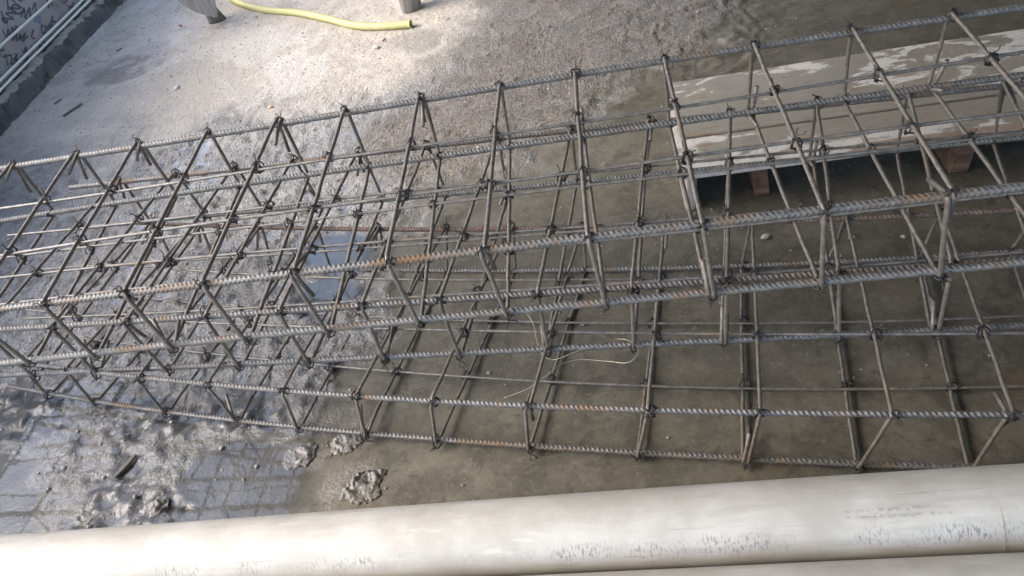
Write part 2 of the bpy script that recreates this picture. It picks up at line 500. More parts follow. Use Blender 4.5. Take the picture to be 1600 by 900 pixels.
# ------------------------------------------------------------------ ground: one sheet, fine in the middle
WATER = [(-0.967, 1.168), (-0.683, 1.277), (-0.673, 1.403), (-0.635, 1.532), (-0.451, 1.792), (-0.419, 2.039), (-0.36, 2.276), (-0.292, 2.548), (-0.128, 2.612), (0.128, 2.558), (0.446, 2.79), (0.778, 2.966), (1.09, 3.19), (1.335, 3.425), (1.673, 3.841), (4.2, 4.4), (4.2, -1.2), (-0.9, -1.2)]
SAND = [(-4.5, 3.9), (-2.407, 3.8), (-1.904, 3.854), (-1.364, 3.734), (-0.84, 3.477), (-0.357, 3.441), (-0.002, 3.754), (0.257, 4.116), (0.7, 5.2), (1.0, 9), (-4.5, 9)]
PUDDLES = [[(-0.655, 2.428), (-0.504, 2.373), (-0.408, 2.277), (-0.438, 2.136), (-0.555, 2.149), (-0.65, 2.207), (-0.726, 2.317)],
           [(-0.696, 2.153), (-0.602, 2.143), (-0.509, 2.076), (-0.465, 2.006), (-0.545, 1.954), (-0.644, 1.929), (-0.714, 2.021)],
           [(-0.888, 1.724), (-0.805, 1.722), (-0.759, 1.652), (-0.835, 1.6), (-0.921, 1.656)],
           [(-1.675, 1.73), (-1.532, 1.671), (-1.455, 1.517), (-1.426, 1.36), (-1.50, 0.9), (-2.2, 1.0), (-2.2, 1.75)],
           [(-1.025, 1.541), (-0.67, 1.425), (-0.60, 1.0), (-0.886, 0.9), (-1.034, 1.365)]]
xs = np.concatenate([[-90, -40, -18, -9, -5.5, -4.2, -3.5], np.arange(-3.1, 2.75, .0095), [3.1, 4, 6, 10, 20, 45, 90]])
ys = np.concatenate([[-90, -40, -15, -6, -3, -1.5, -.5, .1, .4], np.arange(.60, 2.9, .008), np.arange(2.9, 7.4, .0165), [7.8, 8.6, 10, 13, 20, 45, 90]])
GX, GY = np.meshgrid(xs, ys, indexing='ij')
wob = (fbm(GX, GY, 3.0, 11, 4) - .5)
wobf = (fbm(GX, GY, 14.0, 21, 4) - .5)
sd_w = poly_sd(GX, GY, WATER) + wob * .22 + wobf * .07
slab = sstep(-.03, .05, sd_w)
sd_s = poly_sd(GX, GY, SAND) + wob * .9 + wobf * .12
sand = sstep(-.35, .25, sd_s)
tone = sstep(-.10, .16, sd_w + wobf * .25)
pud = np.full(GX.shape, -1e9)
for q in PUDDLES:
    pud = np.maximum(pud, poly_sd(GX, GY, q))
pud = pud + wob * .10 + wobf * .09
pudm = sstep(-.02, .03, pud)
# damp brown screed: between the sand and the slab on the far right
DAMP = [(-.55, 3.25), (-.62, 2.75), (-.30, 2.45), (.1, 2.3), (2.2, 2.3), (4.5, 4.5), (4.5, 9), (1.2, 9), (.45, 4.6), (.12, 3.95), (-.1, 3.55)]
damp = (1 - slab) * sstep(-.30, .28, poly_sd(GX, GY, DAMP) + wob * .5 + wobf * .25)
damp = np.maximum(damp, .45 * sstep(.52, .70, fbm(GX, GY, .9, 41, 4)) * sand)
powder = sstep(.60, .72, fbm(GX, GY, 2.2, 51, 5)) * sand * sstep(.2, -1.4, GX + .8)
for bx_, by_, br_, ba_ in ((-1.0, 4.35, .30, .65), (-1.35, 4.75, .20, .5), (-.85, 4.0, .16, .6), (-1.9, 5.3, .4, .5)):
    powder = np.maximum(powder, ba_ * sstep(.15, -.25, np.hypot(GX - bx_, (GY - by_) * .8) / br_ - 1 + wob * 2.6 + wobf * 2.2))
for bx_, by_, br_, ba_ in ((-2.0, 4.72, .30, .75), (-1.75, 4.25, .26, .45), (-.15, 3.95, .22, .6)):
    damp = np.maximum(damp, ba_ * sstep(.3, -.5, np.hypot(GX - bx_, (GY - by_) * .9) / br_ - 1 + wob * 2.2))
low = sstep(1.95, 1.75, GY + .45 * (GX + 1.2))         # bottom left: silt under a skin of water
lump = fbm(GX, GY, 24, 61, 4, .62)
ridge = 1 - np.abs(2 * fbm(GX, GY, 17, 71, 4, .5) - 1)
H = np.zeros_like(GX)
H_mortar = .0050 + .050 * (lump - .5) + .020 * (ridge - .75) + .012 * (fbm(GX, GY, 5, 81, 3) - .5)
H_silt = -.0008 + .036 * (lump - .5) + .016 * (ridge - .78) + .012 * (fbm(GX, GY, 4.2, 91, 3) - .5)
H_rough = H_mortar * (1 - low) + H_silt * low
# dragged trowel marks on the damp screed
warp = fbm(GX, GY, 2.4, 101, 3) * 5.0
drag = fbm(GX * .45 + warp * .25, GY * 1.7 + warp * .18, 22, 111, 4, .5) - .5
H_damp = .0060 + .024 * drag + .010 * (fbm(GX, GY, 3.2, 95, 3) - .5)
H_sand = .016 + .010 * (fbm(GX, GY, 3.0, 121, 4) - .5) + .010 * (fbm(GX, GY, 38, 131, 3) - .5)
H = H_rough * (1 - damp) + H_damp * damp
H = H * (1 - sand) + H_sand * sand
H = H * (1 - pudm) + pudm * (-.0065 + .003 * (lump - .5))
H_slab = -.008 + .004 * (fbm(GX, GY, 1.5, 141, 3) - .5)
# a few scraps of grit rising through the shallow edge
H_slab = H_slab + .016 * sstep(.62, .74, fbm(GX, GY, 5.5, 151, 5)) * sstep(.55, .0, sd_w)
H_slab = H_slab + sstep(.75, .1, sd_w) * sstep(2.5, 2.9, GY) * (.020 * (drag + .02))
H = H * (1 - slab) + H_slab * slab
edge = np.maximum(np.abs(GX) - 3.2, 0) + np.maximum(GY - 7.4, 0)
H = np.where(edge > 0, .012, H)
nx, ny = GX.shape
V = np.stack([GX, GY, H], -1).reshape(-1, 3)
ii, jj = np.meshgrid(np.arange(nx - 1), np.arange(ny - 1), indexing='ij')
a = (ii * ny + jj).ravel()
F = np.stack([a, a + ny, a + ny + 1, a + 1], -1)
me = mesh_np('ground', V, F)
for nm, arr in (('sand', sand), ('slab', tone), ('damp', damp), ('powder', powder), ('mud', np.maximum(pudm, low * (1 - slab) * (1 - sand) * (.55 + .45 * sstep(.4, .6, fbm(GX, GY, 6, 161, 3)))))):
    at = me.attributes.new(nm, 'FLOAT', 'POINT')
    at.data.foreach_set('value', np.clip(arr, 0, 1).astype(np.float32).ravel())
tag(link('ground', me, M['ground']), kind='structure')

def ground_z(x, y):
    i = min(max(int(np.searchsorted(xs, x)), 0), nx - 1); j = min(max(int(np.searchsorted(ys, y)), 0), ny - 1)
    return float(H[i, j])

# standing water: a level sheet that the floor rises through
Vw = [(-3.4, -2.5, 0), (4.2, -2.5, 0), (4.2, 4.6, 0), (.2, 4.6, 0), (-3.4, 3.4, 0)]
mw = bpy.data.meshes.new('water'); mw.from_pydata(Vw, [], [(0, 1, 2, 3, 4)]); mw.update()
tag(link('water', mw, M['water']), kind='structure')

# ------------------------------------------------------------------ the roof over the yard, open on the left
def box(x0, x1, y0, y1, z0, z1):
    V = [(x, y, z) for x in (x0, x1) for y in (y0, y1) for z in (z0, z1)]
    F = [(0, 1, 3, 2), (4, 6, 7, 5), (0, 4, 5, 1), (2, 3, 7, 6), (0, 2, 6, 4), (1, 5, 7, 3)]
    return np.array(V, float), np.array(F)
ZC = 2.7
kx = (EYE + ZC) / EYE
def ceil_x(y): return (-0.72 + .168 * (y / kx - 1.13) * 1.3) * kx
Vc, Fc = [], [(3, 2, 1, 0), (4, 5, 6, 7), (0, 1, 5, 4), (1, 2, 6, 5), (2, 3, 7, 6), (3, 0, 4, 7)]
for z in (ZC, ZC + .25):
    Vc += [(ceil_x(-2.6), -2.6, z), (7, -2.6, z), (7, 12, z), (ceil_x(12), 12, z)]
tag(link('ceiling', mesh_np('ceiling', Vc, Fc, False), M['ceiling']), kind='structure')

for nm, b_ in (('added_wall_right', (6.7, 6.95, -2.6, 12, -.05, ZC - .003)),):  # unseen wall, added to cut the light coming in from the right
    V, F = box(*b_)
    tag(link(nm, mesh_np(nm, V, F, False), M['ceiling']), kind='structure')

# ------------------------------------------------------------------ rebar cages
CAGES = {"A": {"x": -0.1748, "y": 1.6848, "z": 0.413, "yaw": -0.2469, "tilt": 0.0112, "lean": 0.0531, "W": 0.6682, "H": 0.1973, "by": 0.0024, "bz": -0.0041, "sk": -0.0501, "vs": -0.0306, "nodes": [[-1.3895, -1.155, -0.9318, -0.691, -0.4579, -0.2492, -0.0144, 0.2132, 0.4288, 0.6672, 0.9017, 1.139, 1.3793], [-1.3639, -1.1069, -0.8826, -0.6593, -0.445, -0.2198, 0.0128, 0.2278, 0.4568, 0.6881, 0.9255, 1.1571, 1.3993], [-1.3505, -1.0755, -0.8765, -0.6491, -0.4347, -0.2091, 0.0224, 0.2415, 0.4672, 0.7071, 0.9358, 1.1817, 1.411], [-1.3984, -1.1546, -0.926, -0.6888, -0.4554, -0.2481, -0.0218, 0.1997, 0.4165, 0.6738, 0.8928, 1.1439, 1.3659]], "pol": [[-0.00035, 0.00016, 0.00085, 3e-05], [0.00015, -0.00014, 0.00402, -5e-05], [5e-05, -0.00066, -0.00257, -0.00185], [-0.00025, -0.0003, -0.00074, 0.00174]]}, "B": {"x": -0.0513, "y": 1.7441, "z": 0.2025, "yaw": -0.285, "tilt": -0.0056, "lean": 0.0475, "W": 0.6816, "H": 0.1942, "by": 0.0031, "bz": -0.0016, "sk": 0.0933, "vs": 0.0043, "nodes": [[-1.3177, -1.0919, -0.8679, -0.6494, -0.4194, -0.1924, 0.041, 0.2663, 0.5019, 0.7309, 0.9695, 1.2058, 1.4485], [-1.3851, -1.165, -0.9278, -0.6812, -0.4613, -0.2387, -0.0299, 0.213, 0.4414, 0.6508, 0.8928, 1.1172, 1.385], [-1.3825, -1.163, -0.9178, -0.6876, -0.4706, -0.25, -0.0376, 0.2029, 0.4252, 0.6452, 0.9106, 1.1265, 1.3914], [-1.3188, -1.081, -0.8582, -0.6328, -0.4117, -0.1823, 0.0276, 0.256, 0.4665, 0.7271, 0.9673, 1.2099, 1.461]], "pol": [[0.00011, -0.0021, -0.00146, 7e-05], [0.00049, 0.00125, 0.00371, 0.00316], [-3e-05, -0.00073, -0.0009, -0.00717], [0.00047, 0.00056, -0.00314, 0.00458]]}, "C": {"x": -0.128, "y": 1.5961, "z": 0.0121, "yaw": -0.4038, "tilt": 0.0003, "lean": -0.0153, "W": 0.6981, "H": 0.1744, "by": 0.0291, "bz": 0.0009, "sk": 0.002, "vs": 0.192, "nodes": [[-1.5897, -1.3797, -1.1673, -0.8971, -0.6647, -0.4255, -0.1808, 0.0412, 0.2652, 0.5187, 0.7607, 1.015, 1.2464], [-1.6083, -1.3983, -1.21, -0.9263, -0.6839, -0.4331, -0.2145, 0.0014, 0.2492, 0.5378, 0.7764, 1.0466, 1.263], [-1.6259, -1.4159, -1.2129, -0.9266, -0.668, -0.4597, -0.2507, -0.0359, 0.2212, 0.4938, 0.7496, 0.994, 1.2271], [-1.628, -1.418, -1.208, -0.9445, -0.6861, -0.4732, -0.229, 0.01, 0.2509, 0.4867, 0.735, 0.9715, 1.223]], "pol": [[0.00044, -0.00227, -0.00332, -0.00331], [0.00074, -0.00096, 0.00611, -0.00184], [0.00037, -0.00186, -0.01005, 0.00857], [0.00037, 0.00323, 0.0124, -0.00561]]}}
CORN = ((.5, 1), (-.5, 1), (-.5, 0), (.5, 0))     # far top, near top, near bottom, far bottom

class Cage:
    def __init__(s, c):
        s.c = c
        s.L = np.array([math.cos(c['yaw']), math.sin(c['yaw']), 0]); s.A = np.array([-s.L[1], s.L[0], 0])
        l, q = math.cos(c['lean']), math.sin(c['lean'])
        s.Al = l * s.A + q * np.array([0, 0, 1.]); s.Zl = -q * s.A + l * np.array([0, 0, 1.])
        s.O = np.array([c['x'], c['y'], c['z']])
    def rail(s, j, t):
        c = s.c; t = np.atleast_1d(np.asarray(t, float)); a, h = CORN[j]
        tc = np.clip(t, -1.75, 1.65)
        P = s.O + t[:, None] * s.L + a * c['W'] * s.Al + h * c['H'] * s.Zl
        return P + (c['by'] * t * t)[:, None] * s.A + (c['tilt'] * t + c['bz'] * t * t + np.polyval(c['pol'][j], tc))[:, None] * np.array([0, 0, 1.])

def rib_fun(r, pitch, twist, phase, h, seam):
    def f(s, th):
        t = (th - seam) % (2 * np.pi)
        side = (t > np.pi)
        tt = np.where(side, t - np.pi, t)              # 0..pi over one flank
        ph = np.where(side, .5, 0.) * pitch + np.where(side, -1, 1) * twist * (tt - np.pi / 2) * r
        wv = np.cos(2 * np.pi * (s + ph + phase) / pitch)
        env = np.clip(np.sin(tt) * 1.9, 0, 1)
        rib = np.clip((wv - .10) / .42, 0, 1) * env * h
        lon = np.exp(-(np.sin(tt) / .26) ** 2) * h * .75
        return rib + lon - h * .25
    return f

def bar_mesh(P_fun, t0, t1, r, step, sides, pitch, twist, h, seam, wave=0.002):
    n = int((t1 - t0) / step)
    t = np.linspace(t0, t1, n)
    P = P_fun(t)
    ph = rng.random() * 10
    P = P + wave * np.stack([0 * t, np.sin(t * 2.1 + ph), np.sin(t * 2.9 + ph * 2)], -1)
    return tube(P, r, sides, rib_fun(r, pitch, twist, ph, h, seam))

def fillet(pts, d=.020, k=5):
    out = [np.array(pts[0])]
    for i in range(1, len(pts) - 1):
        A, B, C = (np.array(pts[i + q]) for q in (-1, 0, 1))
        u = (A - B) / np.linalg.norm(A - B); v = (C - B) / np.linalg.norm(C - B)
        dd = min(d, .45 * np.linalg.norm(A - B), .45 * np.linalg.norm(C - B))
        p0, p2 = B + u * dd, B + v * dd
        for q in np.linspace(0, 1, k):
            out.append((1 - q) ** 2 * p0 + 2 * q * (1 - q) * B + q * q * p2)
    out.append(np.array(pts[-1]))
    return np.array(out)

def subdiv(P, step=.03):
    out = [P[0]]
    for a, b in zip(P[:-1], P[1:]):
        k = max(1, int(np.linalg.norm(b - a) / step))
        for q in range(1, k + 1): out.append(a + (b - a) * q / k)
    return np.array(out)

# tie wire variants: two loops round a crossing and a twisted tail
TIES = []
for v in range(6):
    rg = np.random.default_rng(100 + v)
    parts = []
    for lp in range(2 if v % 3 else 3):
        th = np.linspace(0, 2 * np.pi, 15)
        dirn = np.array([1, (-1 if lp % 2 else 1) * (.55 + .4 * rg.random()), 0]); dirn /= np.linalg.norm(dirn)
        R1, R2 = .0105 + .003 * rg.random(), .0125 + .003 * rg.random()
        c0 = np.array([.003 * (lp - .5), .003 * rg.normal(), 0])
        P = c0 + R1 * np.cos(th)[:, None] * dirn + R2 * np.sin(th)[:, None] * np.array([0, 0, 1]) + .0012 * rg.normal(size=(15, 3))
        parts.append(tube(P, .0021, 5, caps=False))
    for q in range(2):
        L_ = .008 + .012 * rg.random()
        d = np.array([rg.normal() * .7, rg.normal() * .7, .9]); d /= np.linalg.norm(d)
        t = np.linspace(0, 1, 6)[:, None]
        sw = np.cross(d, [1, .3, .2])
        P = np.array([0, 0, .013]) + d * t * L_ + .004 * np.sin(t * 7 + q * 3) * sw + rg.normal(size=3) * .007 * t ** 2
        parts.append(tube(P, .0014, 5))
    V, F = join(parts)
    me = mesh_any('tie_wire', V, F); me.materials.append(M['tie_wire'])
    TIES.append(me)

def add_tie(parent, inv, P, xdir, zdir):
    x = np.asarray(xdir) / np.linalg.norm(xdir)
    z = np.asarray(zdir) - x * (np.asarray(zdir) @ x); z /= np.linalg.norm(z)
    y = np.cross(z, x)
    a = random.uniform(-.5, .5); s = random.uniform(.85, 1.12) * (-1 if random.random() < .0 else 1)
    z2 = math.cos(a) * z + math.sin(a) * y; y2 = np.cross(z2, x)
    m = Matrix(((x[0] * s, y2[0] * s, z2[0] * s, P[0]), (x[1] * s, y2[1] * s, z2[1] * s, P[1]), (x[2] * s, y2[2] * s, z2[2] * s, P[2]), (0, 0, 0, 1)))
    o = bpy.data.objects.new('tie_wire', random.choice(TIES))
    o.parent = parent
    o.matrix_basis = inv @ m
    col.objects.link(o)

def build_cage(key, label, hooks, rm, rs, rt, t0, t1, first, extra_r, rusty=(), seams=(0, 0, 0, 0), thin_t0=None):
    c = CAGES[key]; cg = Cage(c)
    root = empty('rebar_cage', tuple(cg.O), c['yaw'])
    inv = Matrix.Translation(Vector(cg.O)) @ Matrix.Rotation(c['yaw'], 4, 'Z'); inv = inv.inverted()
    invn = np.array(inv)
    def loc(V): return np.asarray(V) @ invn[:3, :3].T + invn[:3, 3]
    tag(root, label, 'rebar cage', 'rebar cages stacked on the wet floor')
    # main bars
    for j in range(4):
        V, F = bar_mesh(lambda t, j=j: cg.rail(j, t), t0[j], t1 + random.uniform(-.08, .08), rm, .0017, 14, .0118, .62 if j % 2 else .8, .0021, seams[j])
        link('main_bar', mesh_any('main_bar', loc(V), F), M['rusty_steel'] if j in rusty else M['main_steel'], root)
    # stirrup nodes
    nodes = [list(c['nodes'][j]) for j in range(4)]
    sp = .232
    for e in range(extra_r):
        for j in range(4): nodes[j].append(nodes[j][-1] + sp + random.uniform(-.012, .012))
    hooks = list(hooks) + [1, 3, 4, 2][:extra_r]
    idx = list(range(first, len(nodes[0])))
    if key == 'A':
        for e in range(2):
            for j in range(4): nodes[j].insert(0, nodes[j][0] - sp)
        hooks = [3, 2] + hooks
        idx = list(range(0, len(nodes[0])))
    tie_spots = []
    for i in idx:
        P = [cg.rail(j, nodes[j][i])[0] for j in range(4)]
        cen = sum(P) / 4
        Q = []
        for j in range(4):
            d = np.sign(CORN[j][0]) * cg.Al + (1 if CORN[j][1] else -1) * cg.Zl
            Q.append(P[j] + d * (rm + rs) * .86)
        h = hooks[i] - 1
        nxt, prv = (h + 1) % 4, (h - 1) % 4
        dn = (Q[nxt] - Q[h]); dn /= np.linalg.norm(dn)
        dp = (Q[prv] - Q[h]); dp /= np.linalg.norm(dp)
        a1, a2 = R(random.uniform(7, 24)), R(random.uniform(7, 30))
        l1, l2 = random.uniform(.075, .115), random.uniform(.075, .12)
        t_end = Q[h] + dn * .012 * 0 + (dn * math.cos(a1) + dp * math.sin(a1)) * l1
        t_sta = Q[h] + (dp * math.cos(a2) + dn * math.sin(a2)) * l2
        pts = [t_sta, Q[h], Q[nxt], Q[(h + 2) % 4], Q[prv], Q[h], t_end]
        offs = [-1.15, -1.1, -.6, 0, .6, 1.1, 1.15]
        inward = (dn + dp) * .0
        pts = [p + cg.L * rs * o for p, o in zip(pts, offs)]
        path = subdiv(fillet(pts, .021, 5), .06)
        path = path + rng.normal(size=path.shape) * .0006
        V, F = tube(path, rs, 8)
        st_o = link('stirrup', mesh_any('stirrup', loc(V), F), M['stirrup_steel'], root)
        for j in range(4):
            d = np.sign(CORN[j][0]) * cg.Al + (1 if CORN[j][1] else -1) * cg.Zl
            tie_spots.append((st_o, P[j] + d * .004, cg.L, d))
        for (ja, jb), zs in (((0, 1), 1), ((3, 2), -1)):
            for fr in (.335, .665):
                q = P[ja] * (1 - fr) + P[jb] * fr + cg.Zl * zs * (rm + rs) * .4
                tie_spots.append((st_o, q, cg.L, cg.Zl))
    # thin bars tied under the top legs and on the bottom legs
    k = 0
    for (ja, jb), zs in (((0, 1), 1), ((3, 2), -1)):
        na, nb = np.array(nodes[ja]), np.array(nodes[jb])
        sh = float(np.mean(nb - na))
        for fr in (.335, .665):
            ph = rng.random() * 9
            fr0 = fr
            def pf(t, ja=ja, jb=jb, fr=fr0, zs=zs, ph=ph, sh=sh):
                A_ = cg.rail(ja, t - sh * fr); B_ = cg.rail(jb, t + sh * (1 - fr))
                f = (fr + .02 * np.sin(t * 1.6 + ph))[:, None]
                return A_ * (1 - f) + B_ * f + cg.Zl * (zs * ((rm + rs) * .86 - rs - rt)) + cg.Zl * (.0025 * np.sin(t * 3.1 + ph))[:, None]
            ts = (thin_t0[k] if thin_t0 else min(t0) - .02)
            V, F = bar_mesh(pf, ts, t1 + random.uniform(-.1, .1), rt,   .0032, 7, .0105, .8, .0010, rng.random() * 6)
            link('thin_bar', mesh_any('thin_bar', loc(V), F), M['thin_steel'], root)
            k += 1
    for so_, P_, x_, z_ in tie_spots:
        add_tie(so_, inv, P_, x_, z_)
    return root

build_cage('A', 'topmost rebar cage of the stack, its thick ribbed bars nearest the viewer',
           [1, 1, 1, 3, 1, 2, 1, 2, 4, 3, 4, 2, 4], .0084, .0054, .0041, [-2.0] * 4, 2.15, 0, 3, seams=(2.2, .9, 2.6, 2.4))
build_cage('B', 'middle rebar cage, sandwiched between the topmost cage and the splayed bottom one',
           [1, 3, 2, 4, 1, 3, 4, 3, 1, 3, 4, 3, 1], .0074, .0050, .0039, [-1.52, -1.72, -1.62, -1.56], 2.1, 0, 3,
           seams=(2.2, 2.5, 2.6, 2.4), thin_t0=[-1.62, -1.55, -1.7, -1.58])
build_cage('C', 'bottom rebar cage lying on the wet floor, splayed out toward the white pipes',
           [1, 1, 1, 1, 3, 1, 3, 1, 2, 1, 3, 1, 2], .0066, .0048, .0037, [-1.48, -1.66, -1.60, -1.58], 1.9, 1, 3,
           rusty=(0,), seams=(2.2, 2.5, 1.0, 2.4), thin_t0=[-1.5, -1.62, -1.55, -1.66])

# ------------------------------------------------------------------ loose pale wire on the cages
W1 = [(0.012, 1.518), (0.023, 1.477), (0.03, 1.435), (0.027, 1.389), (0.030, 1.351), (0.043, 1.322), (0.064, 1.302), (0.122, 1.304), (0.17, 1.311), (0.197, 1.325), (0.223, 1.332), (0.251, 1.309), (0.264, 1.268), (0.252, 1.237), (0.225, 1.23), (0.181, 1.263), (0.12, 1.294), (0.072, 1.287), (0.044, 1.263), (0.018, 1.248), (-.03, 1.235), (-.09, 1.236)]
def smooth_path(pts, k=6):
    P = np.array(pts, float); n = len(P); out = []
    for i in range(n - 1):
        p0, p1, p2, p3 = P[max(i - 1, 0)], P[i], P[i + 1], P[min(i + 2, n - 1)]
        for t in np.linspace(0, 1, k, endpoint=False):
            out.append(.5 * (2 * p1 + (p2 - p0) * t + (2 * p0 - 5 * p1 + 4 * p2 - p3) * t * t + (3 * p1 - p0 - 3 * p2 + p3) * t ** 3))
    out.append(P[-1]); return np.array(out)
pw = smooth_path([(x, y, .19 + .012 * math.sin(i * 1.1)) for i, (x, y) in enumerate(W1)])
V, F = tube(pw, .0010, 5)
tag(link('loose_wire', mesh_any('loose_wire', V, F), M['pale_wire']), 'pale loose wire curling in a loop between the lower cages', 'wire')

# ------------------------------------------------------------------ low board platform on battens
PY = -.228
root = empty('board_platform', (.62, 1.98, 0), PY)
tag(root, 'low wooden platform of two cement-stained boards behind the cages', 'platform')
def slab_board(L, W, T, seed, wob=.004, nxs=46):
    """board from x=0..L, centred in y, with worn wavy edges"""
    rg = np.random.default_rng(seed)
    x = np.linspace(0, L, nxs); e1 = np.cumsum(rg.normal(size=nxs)) * wob * .25; e2 = np.cumsum(rg.normal(size=nxs)) * wob * .25
    e1 -= e1.mean(); e2 -= e2.mean()
    b = .004
    prof = [(-.5, 0, 0), (-.5, T - b, 0), (-.5, T, b), (.5, T, -b), (.5, T - b, 0), (.5, 0, 0)]
    V = []
    for i in range(nxs):
        for s, z, ins in prof:
            V.append((x[i], s * W + (e1[i] if s < 0 else e2[i]) + ins, z))
    n = len(prof); F = []
    for i in range(nxs - 1):
        for k in range(n):
            k2 = (k + 1) % n
            F.append((i * n + k, (i + 1) * n + k, (i + 1) * n + k2, i * n + k2))
    Fe = [tuple(range(n)), tuple(range((nxs - 1) * n, nxs * n))[::-1]]
    me = bpy.data.meshes.new('board'); me.from_pydata(V, [], F + Fe); me.update(); return me
# near board and far board
o = link('board', slab_board(2.3, .205, .024, 1), M['board_near'], root); o.location = (.0, .108, .128)
o['label'] = 'narrow near board with worn brown front edge'
o = link('board', slab_board(2.34, .395, .026, 2), M['board_far'], root); o.location = (.028, .418, .130)
o['label'] = 'wide far board with wet patches'
def batten(x, w_, y0, y1, h, skew):
    V, F = box(-w_ / 2, w_ / 2, y0, y1, .0, h)
    V[:, 0] += skew * (V[:, 2] / h) * .012
    V += rng.normal(size=V.shape) * .0035
    V[:, 2] = np.clip(V[:, 2], 0, h - .001)
    me = mesh_np('batten', V, F, False)
    o = link('batten', me, M['brown_wood'], root)
    mod = o.modifiers.new('bevel', 'BEVEL'); mod.width = .005; mod.segments = 2
    o.location = (x, 0, -.007)
    return o
bt = batten(.030, .034, .012, .58, .134, 1); bt.data.materials.clear(); bt.data.materials.append(M['grey_wood'])
batten(.27, .045, .045, .57, .134, -1)
batten(.88, .052, .04, .57, .134, 1)
batten(1.5, .05, .05, .57, .134, 1)
batten(2.1, .05, .05, .57, .134, 1)

# ------------------------------------------------------------------ white pipes lying in front
def pipe(name, r, y0, yaw, z0, tilt, x0, x1, label, marks):
    root = empty(name, (0, y0, z0), yaw)
    root.rotation_euler = (0, -tilt, yaw)
    tag(root, label, 'pipe', 'white plastic pipes at the lower edge')
    n = 80
    x = np.linspace(x0, x1, n)
    P = np.stack([x, .003 * np.sin(x * 1.3 + y0 * 9), .002 * np.sin(x * 2 + 1)], -1)
    th = 64
    Vo, Fo = tube(P, r, th, caps=False); Vi, Fi = tube(P, r - .005, th, caps=False)
    V = np.vstack([Vo, Vi]); k = len(Vo)
    F = [Fo, Fi[:, ::-1] + k]
    a = np.arange(th); b = (a + 1) % th; e = (n - 1) * th
    F.append(np.stack([b, a, a + k, b + k], -1)); F.append(np.stack([a + e, b + e, b + e + k, a + e + k], -1))
    me = mesh_np('pipe_wall', V, np.vstack(F))
    link('pipe_wall', me, M['pipe'], root)
    for (xa, ring) in marks:
        # a shallow sleeve edge round the pipe
        t = np.linspace(0, 2 * np.pi, 49)
        Vr, Fr = tube(np.stack([np.full(49, xa), (r + .0002) * np.sin(t), (r + .0002) * np.cos(t)], -1), .0004, 5, caps=False)
        link('seam_line', mesh_any('seam_line', Vr, Fr), M['ink'], root)
    if marks:
        # faded, worn-off print: rows of short ticks lying on the surface
        pts = []
        for row in range(2):
            x_ = .52
            while x_ < .70:
                w_ = random.uniform(.0012, .003); h_ = random.uniform(.03, .065)
                if random.random() < .7: pts.append((x_, w_, -.30 - row * .14 - random.uniform(0, .03), h_))
                x_ += w_ + random.uniform(.0015, .005)
        V, F = [], []
        for x_, w_, a_, h_ in pts:
            k = len(V)
            for xx, aa in ((x_, a_), (x_ + w_, a_), (x_ + w_, a_ - h_), (x_, a_ - h_)):
                V.append((xx, math.sin(aa) * (r + .0028), math.cos(aa) * (r + .0022)))
            F.append((k, k + 1, k + 2, k + 3))
        link('faded_print', mesh_np('faded_print', V, F, False), M['ink'], root)
    return root
pipe('plastic_pipe', .082, .848, -.26, .140, .060, -2.6, 3.2, 'white plastic pipe with a band of dark scuffs, directly in front of the cages', [(.78, 1)])
pipe('plastic_pipe', .081, .676, -.26, .124, .060, -2.4, 3.0, 'second white plastic pipe, only its edge showing at the lower right corner', [])

# ------------------------------------------------------------------ yellow hose
HP = [(-2.3, 7.0), (-1.85, 6.5), (-1.497, 5.91), (-1.34, 5.456), (-1.212, 5.215), (-1.043, 4.999), (-0.844, 4.812), (-0.656, 4.583), (-0.519, 4.396), (-0.408, 4.28), (-0.28, 4.202), (-0.162, 4.148)]
hp = smooth_path([(x, y, .037) for x, y in HP], 10)
seg = np.concatenate([[0], np.cumsum(np.linalg.norm(np.diff(hp, axis=0), axis=1))])
tt = np.arange(0, seg[-1], .0028)
hp = np.stack([np.interp(tt, seg, hp[:, i]) for i in range(3)], -1)
# iron out kinks
for _ in range(40): hp[1:-1] = (hp[:-2] + 2 * hp[1:-1] + hp[2:]) / 4
root = empty('corrugated_hose', tuple(hp[-1] * [1, 1, 0]))
tag(root, 'yellow corrugated plastic hose lying on the dry floor', 'hose')
off = hp[-1] * [1, 1, 0]
V, F = tube(hp - off, .0205, 18, lambda s, th: .0016 * np.sin(2 * np.pi * s / .0115) + 0 * th, caps=False)
V2, F2 = tube(hp[-60:] - off, .0175, 18, caps=False)
V, F = join([(V, F), (V2, F2[:, ::-1])])
link('hose_wall', mesh_np('hose_wall', V, F), M['hose'], root)
T = (hp[-1] - hp[-4]); T /= np.linalg.norm(T); Nn = np.cross(T, [0, 0, 1]); Nn /= np.linalg.norm(Nn); Bb = np.cross(T, Nn)
th = np.linspace(0, 2 * np.pi, 33)
V, F = tube(hp[-1] - off + .0205 * (np.cos(th)[:, None] * Nn + np.sin(th)[:, None] * Bb), .0032, 8, caps=False)
link('end_rim', mesh_any('end_rim', V, F), M['hose'], root)

